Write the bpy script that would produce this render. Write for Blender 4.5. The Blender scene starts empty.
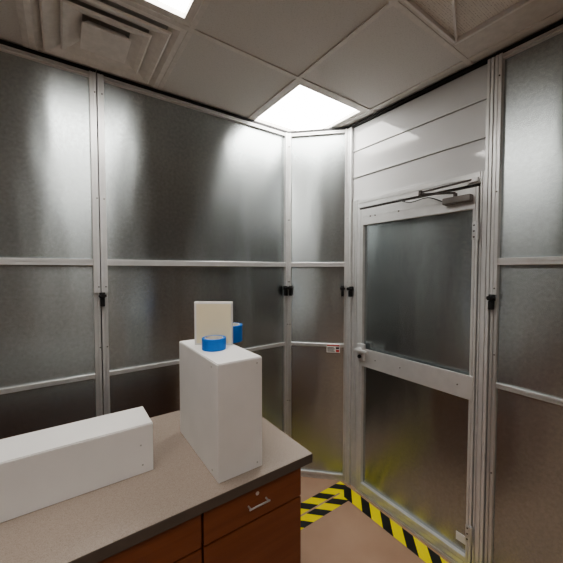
import bpy, bmesh, math, random
from mathutils import Vector, Matrix
random.seed(4)
C = bpy.context.scene.collection
PI = math.pi
try:
    vs = bpy.context.scene.view_settings
    vs.view_transform = 'AgX'; vs.look = 'AgX - Medium High Contrast'; vs.exposure = 1.0
except Exception: pass

# ---------------------------------------------------------------- materials
def newmat(name):
    m = bpy.data.materials.new(name); m.use_nodes = True
    nt = m.node_tree; b = nt.nodes['Principled BSDF']
    return m, nt, b
def N(nt, t, **kw):
    n = nt.nodes.new(t)
    for k, v in kw.items(): setattr(n, k, v)
    return n
def coords(nt, scale=(1,1,1), kind='Object'):
    tc = N(nt, 'ShaderNodeTexCoord'); mp = N(nt, 'ShaderNodeMapping')
    mp.inputs['Scale'].default_value = scale
    nt.links.new(tc.outputs[kind], mp.inputs['Vector']); return mp.outputs['Vector']
def ramp(nt, fac, stops):
    r = N(nt, 'ShaderNodeValToRGB'); e = r.color_ramp.elements
    while len(e) > 1: e.remove(e[-1])
    e[0].position = stops[0][0]; e[0].color = (*stops[0][1], 1)
    for p, c in stops[1:]:
        x = e.new(p); x.color = (*c, 1)
    nt.links.new(fac, r.inputs['Fac']); return r.outputs['Color']
def noise(nt, vec, scale, detail=3, rough=.5):
    n = N(nt, 'ShaderNodeTexNoise'); n.inputs['Scale'].default_value = scale
    n.inputs['Detail'].default_value = detail; n.inputs['Roughness'].default_value = rough
    nt.links.new(vec, n.inputs['Vector']); return n.outputs['Fac']
def simple(name, col, rough=.5, metal=0, var=.06, nscale=30, bump=0.0):
    m, nt, b = newmat(name)
    v = coords(nt)
    f = noise(nt, v, nscale)
    lo = tuple(max(0, c*(1-var)) for c in col); hi = tuple(min(1, c*(1+var)) for c in col)
    nt.links.new(ramp(nt, f, [(.3, lo), (.7, hi)]), b.inputs['Base Color'])
    b.inputs['Roughness'].default_value = rough; b.inputs['Metallic'].default_value = metal
    return m
def sheet_mat(name, base):
    m, nt, b = newmat(name)
    v = coords(nt)
    n1 = noise(nt, v, 2.5, 1, .4)
    n2 = noise(nt, v, 60, 3, .7)
    mx = N(nt, 'ShaderNodeMath', operation='MULTIPLY_ADD'); mx.inputs[1].default_value = 1.6
    nt.links.new(n2, mx.inputs[0]); nt.links.new(n1, mx.inputs[2])
    mr = N(nt, 'ShaderNodeMapRange'); mr.inputs['From Min'].default_value = .95; mr.inputs['From Max'].default_value = 1.65
    nt.links.new(mx.outputs[0], mr.inputs['Value'])
    lo = tuple(c*.86 for c in base); hi = tuple(min(1, c*1.14) for c in base)
    nt.links.new(ramp(nt, mr.outputs[0], [(0, lo), (1, hi)]), b.inputs['Base Color'])
    b.inputs['Roughness'].default_value = .27
    b.inputs['Metallic'].default_value = 1
    b.inputs['Anisotropic'].default_value = .82
    cx = N(nt, 'ShaderNodeCombineXYZ'); cx.inputs['Z'].default_value = 1
    nt.links.new(cx.outputs[0], b.inputs['Tangent'])
    v3 = coords(nt, (1, 1, .40)); n3 = noise(nt, v3, 5, 1, .4)
    bp0 = N(nt, 'ShaderNodeBump'); bp0.inputs['Strength'].default_value = .6; bp0.inputs['Distance'].default_value = .010
    nt.links.new(n3, bp0.inputs['Height'])
    nt.links.new(bp0.outputs['Normal'], b.inputs['Normal'])
    return m
M_alu = simple('satin_aluminium', (.66,.67,.67), .36, .6, .04, 12)
M_alu2 = simple('brushed_aluminium', (.74,.745,.745), .34, .45, .04, 20)
M_sheet = sheet_mat('galvanised_sheet', (.475,.515,.525))
M_black = simple('black_rubber', (.012,.012,.013), .6)
M_dark = simple('dark_closer_metal', (.10,.09,.085), .4, .6)
M_closer = simple('grey_closer', (.20,.185,.175), .4, .6)
M_trans = simple('transom_plastic', (.66,.67,.68), .07, 0, .02, 5)
M_white = simple('white_painted', (.82,.805,.79), .45, 0, .04, 5)
M_cream = simple('cream_board', (.84,.76,.56), .6, 0, .03, 8)
M_blue = simple('blue_tape', (.010,.18,.64), .5)
M_card = simple('cardboard_core', (.72,.68,.60), .8)
M_grid = simple('grid_enamel', (.72,.70,.67), .5)
M_vent = simple('vent_enamel', (.82,.80,.77), .5)
M_plen = simple('plenum_grey', (.45,.43,.40), .6)
M_edge = simple('worktop_edge', (.12,.10,.085), .45)
M_hole = simple('dark_hole', (.05,.045,.04), .8)
M_pale = simple('pale_plug', (.50,.49,.47), .7)
M_red = simple('red_print', (.55,.03,.03), .5)
def wall_mat():
    m, nt, b = newmat('wall_added_reflection_band')
    g = N(nt, 'ShaderNodeNewGeometry'); s = N(nt, 'ShaderNodeSeparateXYZ'); nt.links.new(g.outputs['Position'], s.inputs[0])
    mr = N(nt, 'ShaderNodeMapRange'); mr.inputs['From Max'].default_value = 2.7; nt.links.new(s.outputs['Z'], mr.inputs['Value'])
    nt.links.new(ramp(nt, mr.outputs[0], [(.0, (.34,.195,.12)), (.30, (.36,.22,.145)), (.36, (.47,.475,.475)), (1, (.49,.50,.50))]), b.inputs['Base Color'])  # brown lower band added on unseen walls to give the metal sheets dark reflections
    b.inputs['Roughness'].default_value = .7
    return m
M_wall = wall_mat()
def tile_mat():
    m, nt, b = newmat('ceiling_tile')
    v = coords(nt); f = noise(nt, v, 160, 2, .7)
    nt.links.new(ramp(nt, f, [(.30, (.60,.59,.565)), (.42, (.68,.67,.65)), (.7, (.71,.70,.68))]), b.inputs['Base Color'])
    b.inputs['Roughness'].default_value = .9
    return m
M_tile = tile_mat()
def perf_mat():
    m, nt, b = newmat('perforated_enamel')
    v = coords(nt)
    vo = N(nt, 'ShaderNodeTexVoronoi'); vo.inputs['Scale'].default_value = 110; vo.inputs['Randomness'].default_value = .15
    nt.links.new(v, vo.inputs['Vector'])
    nt.links.new(ramp(nt, vo.outputs['Distance'], [(.22, (.45,.43,.41)), (.36, (.80,.78,.74))]), b.inputs['Base Color'])
    b.inputs['Roughness'].default_value = .6
    return m
M_perf = perf_mat()
def floor_mat():
    m, nt, b = newmat('tan_floor')
    v = coords(nt); f = noise(nt, v, 220, 3, .7); g = noise(nt, v, 2.5, 3)
    mx = N(nt, 'ShaderNodeMath', operation='MULTIPLY_ADD'); mx.inputs[1].default_value = .5
    nt.links.new(f, mx.inputs[0]); nt.links.new(g, mx.inputs[2])
    nt.links.new(ramp(nt, mx.outputs[0], [(.5, (.42,.27,.185)), (.95, (.53,.36,.26))]), b.inputs['Base Color'])
    b.inputs['Roughness'].default_value = .38
    return m
M_floor = floor_mat()
def lam_mat():
    m, nt, b = newmat('speckled_laminate')
    v = coords(nt); f = noise(nt, v, 420, 2, .7)
    nt.links.new(ramp(nt, f, [(.30, (.23,.185,.155)), (.45, (.325,.265,.225)), (.62, (.355,.295,.252)), (.75, (.42,.36,.315))]), b.inputs['Base Color'])
    b.inputs['Roughness'].default_value = .35
    return m
M_lam = lam_mat()
def wood_mat():
    m, nt, b = newmat('cherry_wood')
    v = coords(nt, (1.2, 14, 16)); f = noise(nt, v, 2.0, 4, .55)
    nt.links.new(ramp(nt, f, [(.2, (.19,.058,.024)), (.5, (.235,.077,.032)), (.8, (.28,.096,.041))]), b.inputs['Base Color'])
    b.inputs['Roughness'].default_value = .3
    return m
M_wood = wood_mat()
def hazard_mat():
    m, nt, b = newmat('hazard_stripes')
    tc = N(nt, 'ShaderNodeTexCoord'); sx = N(nt, 'ShaderNodeSeparateXYZ'); nt.links.new(tc.outputs['Object'], sx.inputs[0])
    a = N(nt, 'ShaderNodeMath', operation='ADD'); nt.links.new(sx.outputs['X'], a.inputs[0]); nt.links.new(sx.outputs['Y'], a.inputs[1])
    d = N(nt, 'ShaderNodeMath', operation='DIVIDE'); d.inputs[1].default_value = .165; nt.links.new(a.outputs[0], d.inputs[0])
    a2 = N(nt, 'ShaderNodeMath', operation='ADD'); a2.inputs[1].default_value = 100; nt.links.new(d.outputs[0], a2.inputs[0])
    fr = N(nt, 'ShaderNodeMath', operation='FRACT'); nt.links.new(a2.outputs[0], fr.inputs[0])
    g = N(nt, 'ShaderNodeMath', operation='GREATER_THAN'); g.inputs[1].default_value = .46; nt.links.new(fr.outputs[0], g.inputs[0])
    nt.links.new(ramp(nt, g.outputs[0], [(0, (.015,.015,.013)), (1, (.97,.84,.03))]), b.inputs['Base Color'])
    b.inputs['Roughness'].default_value = .4
    return m
M_haz = hazard_mat()
def light_mat(s):
    m, nt, b = newmat('light_diffuser')
    b.inputs['Base Color'].default_value = (.9,.9,.9,1)
    b.inputs['Emission Color'].default_value = (1,.965,.91,1); b.inputs['Emission Strength'].default_value = s
    return m
M_light = light_mat(7.2)

# ---------------------------------------------------------------- mesh helpers
def merge(bm, t, mat=None):
    if mat is not None: bmesh.ops.transform(t, matrix=mat, verts=t.verts)
    me = bpy.data.meshes.new('t'); t.to_mesh(me); t.free(); bm.from_mesh(me); bpy.data.meshes.remove(me)
def box(bm, x0, x1, y0, y1, z0, z1, bev=0.0, mat=None):
    t = bmesh.new(); bmesh.ops.create_cube(t, size=1)
    for v in t.verts: v.co = Vector(((x0+x1)/2+v.co.x*(x1-x0), (y0+y1)/2+v.co.y*(y1-y0), (z0+z1)/2+v.co.z*(z1-z0)))
    if bev: bmesh.ops.bevel(t, geom=t.edges[:], offset=bev, segments=2, affect='EDGES', profile=.6)
    merge(bm, t, mat)
def cyl(bm, p0, p1, r, seg=20, r2=None, bev=0):
    p0 = Vector(p0); p1 = Vector(p1); d = p1-p0
    t = bmesh.new()
    bmesh.ops.create_cone(t, cap_ends=True, segments=seg, radius1=r, radius2=r if r2 is None else r2, depth=d.length)
    if bev:
        es = [e for e in t.edges if abs(e.verts[0].co.z-e.verts[1].co.z) < 1e-6]
        bmesh.ops.bevel(t, geom=es, offset=bev, segments=2, affect='EDGES')
    merge(bm, t, Matrix.Translation((p0+p1)/2) @ d.to_track_quat('Z','Y').to_matrix().to_4x4())
def ring(bm, r0, r1, h, seg=48):   # hollow roll, axis z, base at 0
    pts = [(r0,0),(r1-.001,0),(r1,.001),(r1,h-.001),(r1-.001,h),(r0,h)]
    rows = []
    for i in range(seg):
        a = 2*PI*i/seg
        rows.append([bm.verts.new((p*math.cos(a), p*math.sin(a), z)) for p, z in pts])
    for i in range(seg):
        A = rows[i]; B = rows[(i+1) % seg]
        for k in range(len(pts)):
            l = (k+1) % len(pts)
            bm.faces.new((A[k], B[k], B[l], A[l]))
def profile(w0, w1, yf, yb, grooves=1, gw=.005, gd=.006):
    pts = [(w0, yb), (w0, yf+.0015), (w0+.0015, yf)]
    w = (w1-w0)
    for i in range(grooves):
        c = w0 + w*(i+1)/(grooves+1)
        pts += [(c-gw/2, yf), (c-gw/2, yf+gd), (c+gw/2, yf+gd), (c+gw/2, yf)]
    pts += [(w1-.0015, yf), (w1, yf+.0015), (w1, yb)]
    return pts
def extr(bm, pts, axis, a0, a1):
    f = (lambda p, a: (p[0], p[1], a)) if axis == 'z' else (lambda p, a: (a, p[1], p[0]))
    A = [bm.verts.new(f(p, a0)) for p in pts]; B = [bm.verts.new(f(p, a1)) for p in pts]
    n = len(pts)
    for i in range(n):
        j = (i+1) % n; bm.faces.new((A[i], A[j], B[j], B[i]))
    bm.faces.new(A[::-1]); bm.faces.new(B)
def obj(name, bm, mat, parent=None, smooth=False):
    bmesh.ops.recalc_face_normals(bm, faces=bm.faces[:])
    me = bpy.data.meshes.new(name); bm.to_mesh(me); bm.free()
    me.materials.append(mat)
    if smooth:
        for p in me.polygons: p.use_smooth = True
    o = bpy.data.objects.new(name, me); C.objects.link(o)
    if parent: o.parent = parent
    if smooth:
        try:
            me.set_sharp_from_angle(angle=math.radians(40))
        except Exception: pass
    return o
def tag(o, label=None, cat=None, group=None, kind=None):
    if label: o['label'] = label
    if cat: o['category'] = cat
    if group: o['group'] = group
    if kind: o['kind'] = kind
    return o
def empty(name, loc, rz=0):
    o = bpy.data.objects.new(name, None); C.objects.link(o); o.empty_display_size = .1
    o.location = loc; o.rotation_euler = (0,0,rz); return o
def BM(): return bmesh.new()
def screw(parent, p0, p1, r, mat):
    b = BM(); cyl(b, p0, p1, r, 12); return obj('screw', b, mat, parent, True)

CEIL = 2.67
YL = 1.95; XR = 1.76
C1 = (1.43, 1.95); C2 = (1.76, 1.62)

# ---------------------------------------------------------------- room shell
b = BM(); box(b, -2.7, 1.95, -2.7, 2.15, -.05, 0); tag(obj('floor', b, M_floor), kind='structure')
b = BM(); box(b, -2.7, 1.95, 2.06, 2.15, 0, CEIL+.1); tag(obj('wall_left', b, M_wall), kind='structure')
b = BM(); box(b, 1.86, 1.95, -2.7, 2.06, 0, CEIL+.1); tag(obj('wall_right', b, M_wall), kind='structure')
b = BM(); box(b, -2.7, 1.86, -2.7, -2.6, 0, CEIL+.1); tag(obj('wall_back', b, M_wall), kind='structure')
b = BM(); box(b, -2.7, -2.6, -2.6, 2.06, 0, CEIL+.1); tag(obj('wall_near', b, M_wall), kind='structure')

GX = [.485+.6*i for i in range(-5, 3)]; GY = [1.375+.6*j for j in range(-6, 2)]
GX = [x for x in GX if -2.6 < x < 1.86]; GY = [y for y in GY if -2.6 < y < 2.06]
LC = [(-.115, .775), (1.085, 1.375), (-.115, -1.025), (-1.315, -.425)]
VC = [(-.115, 1.375)]
PC = [(1.085, .175)]
b = BM()
xs = [-2.6]+GX+[1.86]; ys = [-2.6]+GY+[2.06]
for i in range(len(xs)-1):
    for j in range(len(ys)-1):
        if any(abs(xs[i]-c[0]) < .01 and abs(ys[j]-c[1]) < .01 for c in LC+VC+PC): continue
        if xs[i+1]-xs[i] < .02 or ys[j+1]-ys[j] < .02: continue
        box(b, xs[i]+.003, xs[i+1]-.003, ys[j]+.003, ys[j+1]-.003, CEIL+.006, CEIL+.02)
box(b, -2.7, 1.95, -2.7, 2.15, CEIL+.13, CEIL+.16)
ceil = tag(obj('ceiling', b, M_tile), kind='structure')
b = BM()
for x in GX: box(b, x-.012, x+.012, -2.6, 2.06, CEIL, CEIL+.006, .001)
for y in GY: box(b, -2.6, 1.86, y-.012, y+.012, CEIL-.0004, CEIL+.0058, .001)
obj('grid_bars', b, M_grid, ceil)

# ceiling lights
def light(x, y, label, clip=None):
    t = empty('ceiling_light', (x+.3, y+.3, CEIL+.006)); tag(t, label, 'ceiling light')
    b = BM(); w = .256; o = .288
    for s in (-1, 1):
        box(b, min(s*w, s*o), max(s*w, s*o), -o, o, -.003, .05); box(b, -w, w, min(s*w, s*o), max(s*w, s*o), -.003, .05)
    obj('frame', b, M_grid, t)
    b = BM(); box(b, -w, w, -w, w, .022, .03); obj('diffuser', b, M_light, t)
    return t
light(*LC[0], 'square ceiling light panel beside the louvred air diffuser')
light(*LC[1], 'square ceiling light panel above the narrow corner partition')
light(*LC[2], 'square ceiling light panel overhead behind the camera')
light(*LC[3], 'square ceiling light panel furthest from the metal partitions')

# square cone diffuser
def frustum_ring(bm, o0, z0, o1, z1, th=.003, cx=0, cy=0, ax=1, ay=1):
    A = [(-1,-1),(1,-1),(1,1),(-1,1)]
    P = lambda o, z: [bm.verts.new((cx+sx*o*ax, cy+sy*o*ay, z)) for sx, sy in A]
    a = P(o0, z0); c = P(o1, z1); a2 = P(o0, z0+th); c2 = P(o1, z1+th)
    for i in range(4):
        j = (i+1) % 4
        bm.faces.new((a[i], a[j], c[j], c[i])); bm.faces.new((a2[i], c2[i], c2[j], a2[j]))
        bm.faces.new((a[i], a2[i], a2[j], a[j])); bm.faces.new((c[i], c[j], c2[j], c2[i]))
t = empty('air_diffuser', (VC[0][0]+.3, VC[0][1]+.3, CEIL)); tag(t, 'square louvred air diffuser set in the ceiling above the metal wall', 'air vent')
b = BM(); frustum_ring(b, .292, .002, .265, .002); frustum_ring(b, .265, .002, .225, .030); obj('frame', b, M_vent, t)
b = BM(); box(b, -.29, .29, -.29, .29, .055, .06); obj('plenum', b, M_plen, t)
for o0, o1 in ((.228,.160), (.160,.092)):
    b = BM(); frustum_ring(b, o0+.008, .000, o0, -.004); frustum_ring(b, o0, -.004, o0-.02, .002); frustum_ring(b, o0-.02, .002, o1, .026); obj('louvre', b, M_vent, t)
b = BM(); box(b, -.095, .095, -.095, .095, -.010, -.004, .002); frustum_ring(b, .088, -.004, .07, .02); obj('center_plate', b, M_vent, t)

# flat return air panel: frame, speckled plate with a diagonal rib
t = empty('return_air_panel', (PC[0][0]+.3, PC[0][1]+.3, CEIL)); tag(t, 'pale flat return air panel in the ceiling in front of the door', 'air vent')
b = BM()
box(b, -.29, -.272, -.29, .29, .003, .012, .001); box(b, .128, .29, -.29, .29, .003, .012, .001)
box(b, -.272, .128, .272, .29, .003, .012, .001); box(b, -.272, .128, -.29, -.272, .003, .012, .001); obj('frame', b, M_grid, t)
b = BM(); box(b, -.272, .128, -.272, .272, .012, .016); obj('perforated_plate', b, M_perf, t)
b = BM()
box(b, .116, .130, -.272, .272, -.008, .012, .002); box(b, -.272, .116, .262, .272, -.006, .012, .002)
box(b, 0, .42, -.005, .005, -.004, .0118, .001, Matrix.Translation((.118, .262, 0)) @ Matrix.Rotation(math.radians(-157), 4, 'Z'))
obj('rim', b, M_white, t)

# ---------------------------------------------------------------- partition panels
def clamp(parent, x, z):
    b = BM()
    box(b, x-.013, x+.013, -.036, -.018, z-.006, z+.024, .002)
    cyl(b, (x, -.03, z+.008), (x, -.066, z+.008), .011, 16, bev=.002)
    box(b, x-.010, x+.010, -.048, -.020, z-.050, z-.006, .003)
    cyl(b, (x-.018, -.04, z+.008), (x+.018, -.04, z+.008), .007, 12)
    obj('clamp', b, M_black, parent, True)
def partition(loc, rz, w, label, clampx=()):
    t = empty('partition_panel', (*loc, 0), rz); tag(t, label, 'partition panel')
    s = .031
    b = BM()
    for x0 in (.0015, w-s-.0015): extr(b, profile(x0, x0+s, -.016, .02, 1, .005, .008), 'z', 0, 1.66)
    extr(b, profile(0, .05, -.014, .02, 1), 'x', s+.0015, w-s-.0015)
    extr(b, profile(1.035, 1.06, -.014, .02, 1, .004), 'x', s+.0015, w-s-.0015)
    obj('lower_frame', b, M_alu, t)
    b = BM()
    for x0 in (.001, w-s-.001): extr(b, profile(x0, x0+s, -.030, -.0165, 1, .003, .005), 'z', 1.50, 2.652)
    for x0 in (.001, w-s-.001): box(b, x0, x0+s, -.016, .02, 1.661, 2.652)
    extr(b, profile(1.645, 1.678, -.026, .02, 1, .004), 'x', s+.001, w-s-.001)
    extr(b, profile(2.630, 2.652, -.022, .02, 1), 'x', s+.001, w-s-.001)
    obj('upper_frame', b, M_alu2, t)
    for n, z0, z1 in (('upper_sheet', 1.678, 2.630), ('middle_sheet', 1.06, 1.645), ('lower_sheet', .05, 1.035)):
        b = BM(); box(b, s, w-s, 0, .003, z0-.002, z1+.002); obj(n, b, M_sheet, t)
    b = BM(); box(b, .001, w-.001, -.024, .02, 2.652, 2.6695, .002); obj('top_seal', b, M_black, t)
    b = BM()
    for x in (s/2, w-s/2):
        for z in (.12, .6, 1.2): cyl(b, (x+.009, -.0155, z), (x+.009, -.0185, z), .0035, 10)
        for z in (1.53, 2.0, 2.55): cyl(b, (x+.007, -.0295, z), (x+.007, -.033, z), .0035, 10)
    obj('rivets', b, M_dark, t, True)
    for x in clampx: clamp(t, x, 1.475)
    return t
partition((-1.10, YL), 0, 1.268, 'wide metal partition panel at the far left, cut off by the frame edge')
partition((.17, YL), 0, 1.258, 'wide metal partition panel behind the upright white box', clampx=(.005, 1.222))
pc = partition(C1, -PI/4, .4665, 'narrow angled metal partition panel filling the corner beside the door', clampx=(.030, .422))
R90 = -PI/2
partition((XR, .665), R90, 1.25, 'metal partition panel to the right of the door', clampx=(.012,))
# sticker on the narrow panel
sx0, sz0 = .306, .994
b = BM(); box(b, sx0, sx0+.10, -.0165, -.0145, sz0, sz0+.062, .0005); st = tag(obj('sticker', b, M_white, pc), 'white sticker with red and black print on the lower rail')
b = BM(); box(b, sx0+.004, sx0+.096, -.0172, -.0166, sz0+.050, sz0+.058)
box(b, sx0+.07, sx0+.095, -.0172, -.0166, sz0+.006, sz0+.022)
obj('red_print', b, M_red, st)
b = BM()
for i in range(4): box(b, sx0+.006, sx0+.062-.008*(i % 2), -.0172, -.0166, sz0+.008+i*.009, sz0+.0125+i*.009)
box(b, sx0+.07, sx0+.094, -.0172, -.0166, sz0+.028, sz0+.042)
obj('black_print', b, M_black, st)

# ---------------------------------------------------------------- door surround (local frame: x = along wall to the right, y = away from room)
W = .955
PR = W-.056
fr = empty('trim_1', (XR, 1.62, 0), R90); tag(fr, 'aluminium door surround with upright posts and header', kind='structure')
b = BM()
extr(b, profile(.002, .045, -.030, .02, 1, .005, .010), 'z', 0, 2.652)
extr(b, profile(.048, .112, -.014, .02, 2, .005, .010), 'z', 0, 2.12)
obj('post', b, M_alu2, fr)
b = BM()
extr(b, profile(W-.032, W-.002, -.030, .02, 1, .004, .010), 'z', 0, 2.652)
extr(b, profile(PR, W-.034, -.018, .02, 1, .004, .008), 'z', 0, 2.12)
obj('post', b, M_alu2, fr)
b = BM(); extr(b, profile(2.062, 2.12, -.020, .02, 1, .006), 'x', .113, PR-.001); obj('header', b, M_alu2, fr)
b = BM(); box(b, .113, PR-.001, -.012, .02, 2.048, 2.0615); obj('seal', b, M_hole, fr)
b = BM(); box(b, .001, W-.001, -.024, .02, 2.652, 2.6695, .002); obj('top_seal', b, M_black, fr)
b = BM(); box(b, .113, PR-.001, -.03, .02, 0, .018, .002); obj('threshold', b, M_alu, fr)
clamp(fr, .052, 1.475)

tr = empty('transom_panel', (XR, 1.62, 2.12), R90); tag(tr, 'glossy off white panel of three boards above the door', 'transom panel')
zs = [0, .165, .355, .53]
for i in range(3):
    b = BM(); box(b, .047, W-.034, -.006, .004, zs[i]+.001, zs[i+1]-.0015, .001)
    box(b, .047, W-.034, -.013, -.004, zs[i]+.001, zs[i]+.014, .002)
    obj('board', b, M_trans, tr)

# door leaf
DX0, DX1 = .117, PR-.004
SL, SR = .038, .026
d = empty('door_1', (XR, 1.62, 0), R90); tag(d, 'aluminium framed door with two galvanised metal infill panels', 'door', kind='structure')
b = BM()
extr(b, profile(DX0, DX0+SL, -.026, .018, 1, .003, .006), 'z', .022, 2.045)
extr(b, profile(DX1-SR, DX1, -.026, .018, 1, .003, .006), 'z', .022, 2.045)
extr(b, profile(1.935, 2.045, -.025, .018, 1, .003, .003), 'x', DX0+SL, DX1-SR)
extr(b, profile(.022, .080, -.025, .018, 1, .004, .004), 'x', DX0+SL, DX1-SR)
obj('leaf_frame', b, M_alu2, d)
b = BM(); box(b, DX0+.028, DX1-.006, -.034, -.0255, .94, 1.068, .003)
obj('push_rail', b, M_alu2, d)
b = BM(); box(b, DX0+SL, DX1-SR, -.002, .002, .078, .96); obj('lower_sheet', b, M_sheet, d)
b = BM(); box(b, DX0+SL, DX1-SR, -.002, .002, 1.05, 1.937); obj('upper_sheet', b, M_sheet, d)
# latch
b = BM(); box(b, DX0+.014, DX0+.074, -.054, -.0262, .985, 1.100, .006); la = obj('latch_case', b, M_alu2, d)
b = BM(); cyl(b, (DX0+.044, -.052, 1.062), (DX0+.044, -.086, 1.062), .015, 16); box(b, DX0+.030, DX0+.14, -.100, -.082, 1.051, 1.073, .006); obj('lever', b, M_alu2, la, True)
b = BM(); cyl(b, (DX0+.044, -.0535, 1.012), (DX0+.044, -.064, 1.012), .013, 16); obj('lock_cylinder', b, M_black, la, True)
for z in (.22, 1.82):
    b = BM(); cyl(b, (DX1+.002, -.034, z-.05), (DX1+.002, -.034, z+.05), .0085, 14)
    box(b, DX1-.026, DX1, -.0295, -.0262, z-.045, z+.045, .001); h = obj('hinge', b, M_alu, d, True)
    for dz in (-.03, 0, .03): screw(h, (DX1-.016, -.029, z+dz), (DX1-.016, -.0315, z+dz), .004, M_black)
for x in (DX0+.10, DX0+.14, DX0+.32): screw(d, (x, -.024, 1.99), (x, -.028, 1.99), .005, M_dark)
for x in (DX0+.16, DX0+.35, DX1-.08): screw(d, (x, -.0335, 1.005), (x, -.036, 1.005), .0035, M_dark)
b = BM(); box(b, DX1-.085, DX1-.035, -.0045, -.0015, .13, .175); obj('label_plate', b, M_white, d)
# door closer
cx0, cx1 = DX1-.165, DX1-.022
b = BM(); box(b, cx0, cx1, -.066, -.0262, 1.972, 2.008, .006); cl = tag(obj('door_closer', b, M_closer, d), 'dark grey metal door closer')
b = BM(); cyl(b, (cx0+.06, -.046, 2.006), (cx0+.06, -.046, 2.026), .010, 16)
def bar(bm, p0, p1, w=.018, h=.006):
    p0 = Vector(p0); p1 = Vector(p1); dd = p1-p0; L = dd.length
    ang = math.atan2(dd.y, dd.x); pit = math.asin(dd.z/L)
    m = Matrix.Translation(p0) @ Matrix.Rotation(ang, 4, 'Z') @ Matrix.Rotation(-pit, 4, 'Y')
    box(bm, 0, L, -w/2, w/2, -h/2, h/2, .001, m)
el = (cx0-.075, -.15, 2.034)
bar(b, (cx0+.06, -.046, 2.029), el, .018, .008); bar(b, (el[0], el[1], 2.043), (DX1-.03, -.034, 2.082), .012, .008)
cyl(b, (el[0], el[1], 2.026), (el[0], el[1], 2.052), .010, 14)
obj('closer_arm', b, M_dark, cl, True)
b = BM(); box(b, DX1-.05, DX1, -.040, -.0205, 2.068, 2.09, .003); obj('arm_bracket', b, M_alu2, cl)
b = BM(); pts = []
for i in range(25):
    s = i/24; pts.append((DX0+.30+s*(cx0+.02-DX0-.30), -.029-.012*math.sin(PI*s), 2.055-.022*math.sin(PI*s*1.5)**2-.05*s*s))
for a_, c_ in zip(pts, pts[1:]): cyl(b, a_, c_, .0028, 8)
obj('cable', b, M_black, cl, True)

# ---------------------------------------------------------------- hazard tape
def strip(loc, rz, L, wd, label):
    b = BM(); box(b, 0, L, -wd/2, wd/2, 0.0002, .0012)
    o = obj('hazard_tape', b, M_haz); o.location = loc; o.rotation_euler = (0,0,rz)
    tag(o, label, 'floor tape')
strip((.80, 1.602, 0), 0, .91, .080, 'yellow and black striped floor tape nearest the corner partition')
strip((.84, 1.508, 0), 0, .80, .080, 'yellow and black striped floor tape, the strip further from corner partition')
strip((1.662, 1.560, .0012), R90, 1.2, .100, 'yellow and black striped floor tape running along the foot of the door')

# ---------------------------------------------------------------- counter
CT = .92
b = BM(); box(b, -.50, .768, .882, 1.545, CT-.035, CT-.001, .003); wt = obj('worktop', b, M_edge); tag(wt, 'speckled beige laminate worktop with a dark edge over wooden cabinets', 'worktop')
b = BM(); box(b, -.499, .767, .883, 1.544, CT-.0008, CT+.0002); obj('surface', b, M_lam, wt)
def cabinet(x0, x1, label, lock=False):
    t = empty('drawer_cabinet', (x0, .90, 0)); w = x1-x0; tag(t, label, 'cabinet', 'wooden cabinets under the worktop')
    b = BM(); box(b, .001, w-.001, .018, .62, .10, CT-.036, .001); box(b, .02, w-.02, .07, .60, 0, .10); obj('body', b, M_wood, t)
    b = BM(); box(b, .003, w-.003, 0, .0175, .765, CT-.042, .002); dr = obj('drawer', b, M_wood, t)
    b = BM(); L = .07; hz = .822 if lock else .800
    cyl(b, (w/2-L/2-.006, -.018, hz), (w/2+L/2+.006, -.018, hz), .0032, 12, bev=.001)
    for s in (-1, 1): cyl(b, (w/2+s*L/2, .001, hz), (w/2+s*L/2, -.017, hz), .0032, 12)
    obj('handle', b, M_alu, dr, True)
    if lock:
        b = BM(); cyl(b, (w/2, .001, .853), (w/2, -.002, .853), .0065, 20); obj('lock', b, M_alu, dr, True)
    b = BM(); box(b, .003, w-.003, 0, .0175, .11, .759, .002); do = obj('cabinet_door', b, M_wood, t)
    b = BM(); 
    for z in (.59, .68): cyl(b, (.045, .001, z), (.045, -.02, z), .004, 12)
    cyl(b, (.045, -.022, .58), (.045, -.022, .69), .0035, 12); obj('handle', b, M_alu, do, True)
cabinet(.338, .728, 'cherry wood cabinet at the right end of the worktop, drawer lock showing', True)
cabinet(-.054, .336, 'cherry wood cabinet under the long low white box, second from worktop end')
cabinet(-.446, -.056, 'cherry wood cabinet furthest from the worktop end, outside the view')

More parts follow.
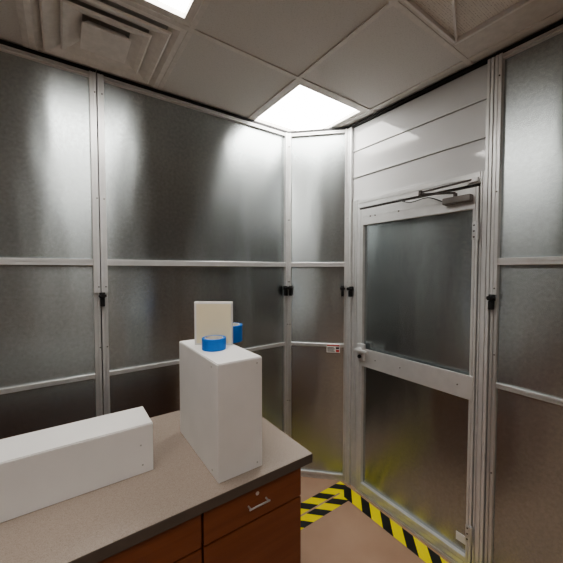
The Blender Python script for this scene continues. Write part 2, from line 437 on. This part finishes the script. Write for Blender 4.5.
# ---------------------------------------------------------------- boxes on the counter
def wbox(name, x0, x1, y0, y1, z0, z1, label, tall):
    t = empty(name, ((x0+x1)/2, (y0+y1)/2, z0+.0004)); tag(t, label, 'box')
    w, dp, h = (x1-x0)/2, (y1-y0)/2, z1-z0
    b = BM(); box(b, -w, w, -dp, dp, 0, h-.003, .0025); obj('body', b, M_white, t)
    b = BM(); box(b, -w+.002, w-.002, -dp+.002, dp-.002, h-.003, h, .001); obj('lid', b, M_white, t)
    if tall:
        for z in (.02, h-.02):
            screw(t, (-w+.001, -dp*.75, z), (-w-.0012, -dp*.75, z), .0035, M_pale)
            screw(t, (w*.75, -dp+.001, z), (w*.75, -dp-.0012, z), .003, M_pale)
    else:
        for x, z in ((w-.04, .10), (w-.035, .03)): screw(t, (x, -dp+.001, z), (x, -dp-.0008, z), .003, M_pale)
    return t
wbox('white_box', .404, .572, .930, 1.336, CT, CT+.395, 'tall narrow white box standing upright near the worktop end', True)
wbox('white_box', -.40, .248, 1.130, 1.290, CT, CT+.17, 'long low white box lying on the left of the worktop', False)
BT = CT+.3955
fwd = Vector((.576, .817, 0)); rgt = Vector((.817, -.576, 0))
yaw = -math.radians(35.2)
def pos(z, lat): return fwd*z + rgt*lat
p = pos(1.252, (213.5-281.5)/311*1.262)
t = empty('cream_board', (p.x, p.y, BT), yaw); tag(t, 'small cream board with white edges standing on the tall white box', 'board')
b = BM(); box(b, -.077, .077, .0, .02, 0, .176, .002); obj('backing', b, M_white, t)
b = BM(); box(b, -.068, .072, -.0025, .0005, .008, .168, .001); obj('cream_face', b, M_cream, t)
# tape rolls
def roll(p, r, h, label):
    t = empty('tape_roll', (p.x, p.y, BT)); tag(t, label, 'tape roll')
    b = BM(); ring(b, r-.010, r, h); obj('tape', b, M_blue, t, True)
    b = BM(); ring(b, r-.013, r-.0101, h); obj('core', b, M_card, t, True)
roll(pos(1.195, (215-281.5)/311*1.22), .046, .044, 'blue masking tape roll lying flat in front of the cream board')
roll(pos(1.334, (229.5-281.5)/311*1.334), .054, .070, 'thicker blue masking tape roll half hidden behind the cream board')

# ---------------------------------------------------------------- world + camera
w = bpy.data.worlds.new('world'); bpy.context.scene.world = w; w.use_nodes = True
w.node_tree.nodes['Background'].inputs[0].default_value = (.5,.5,.5,1); w.node_tree.nodes['Background'].inputs[1].default_value = .1
cam = bpy.data.cameras.new('camera'); co = bpy.data.objects.new('camera', cam); C.objects.link(co)
co.location = (0, 0, 1.62); co.rotation_euler = (math.radians(90-2.1), 0, -math.radians(35.2))
cam.sensor_width = 36; cam.lens = 311/563*36; cam.clip_start = .02
bpy.context.scene.camera = co
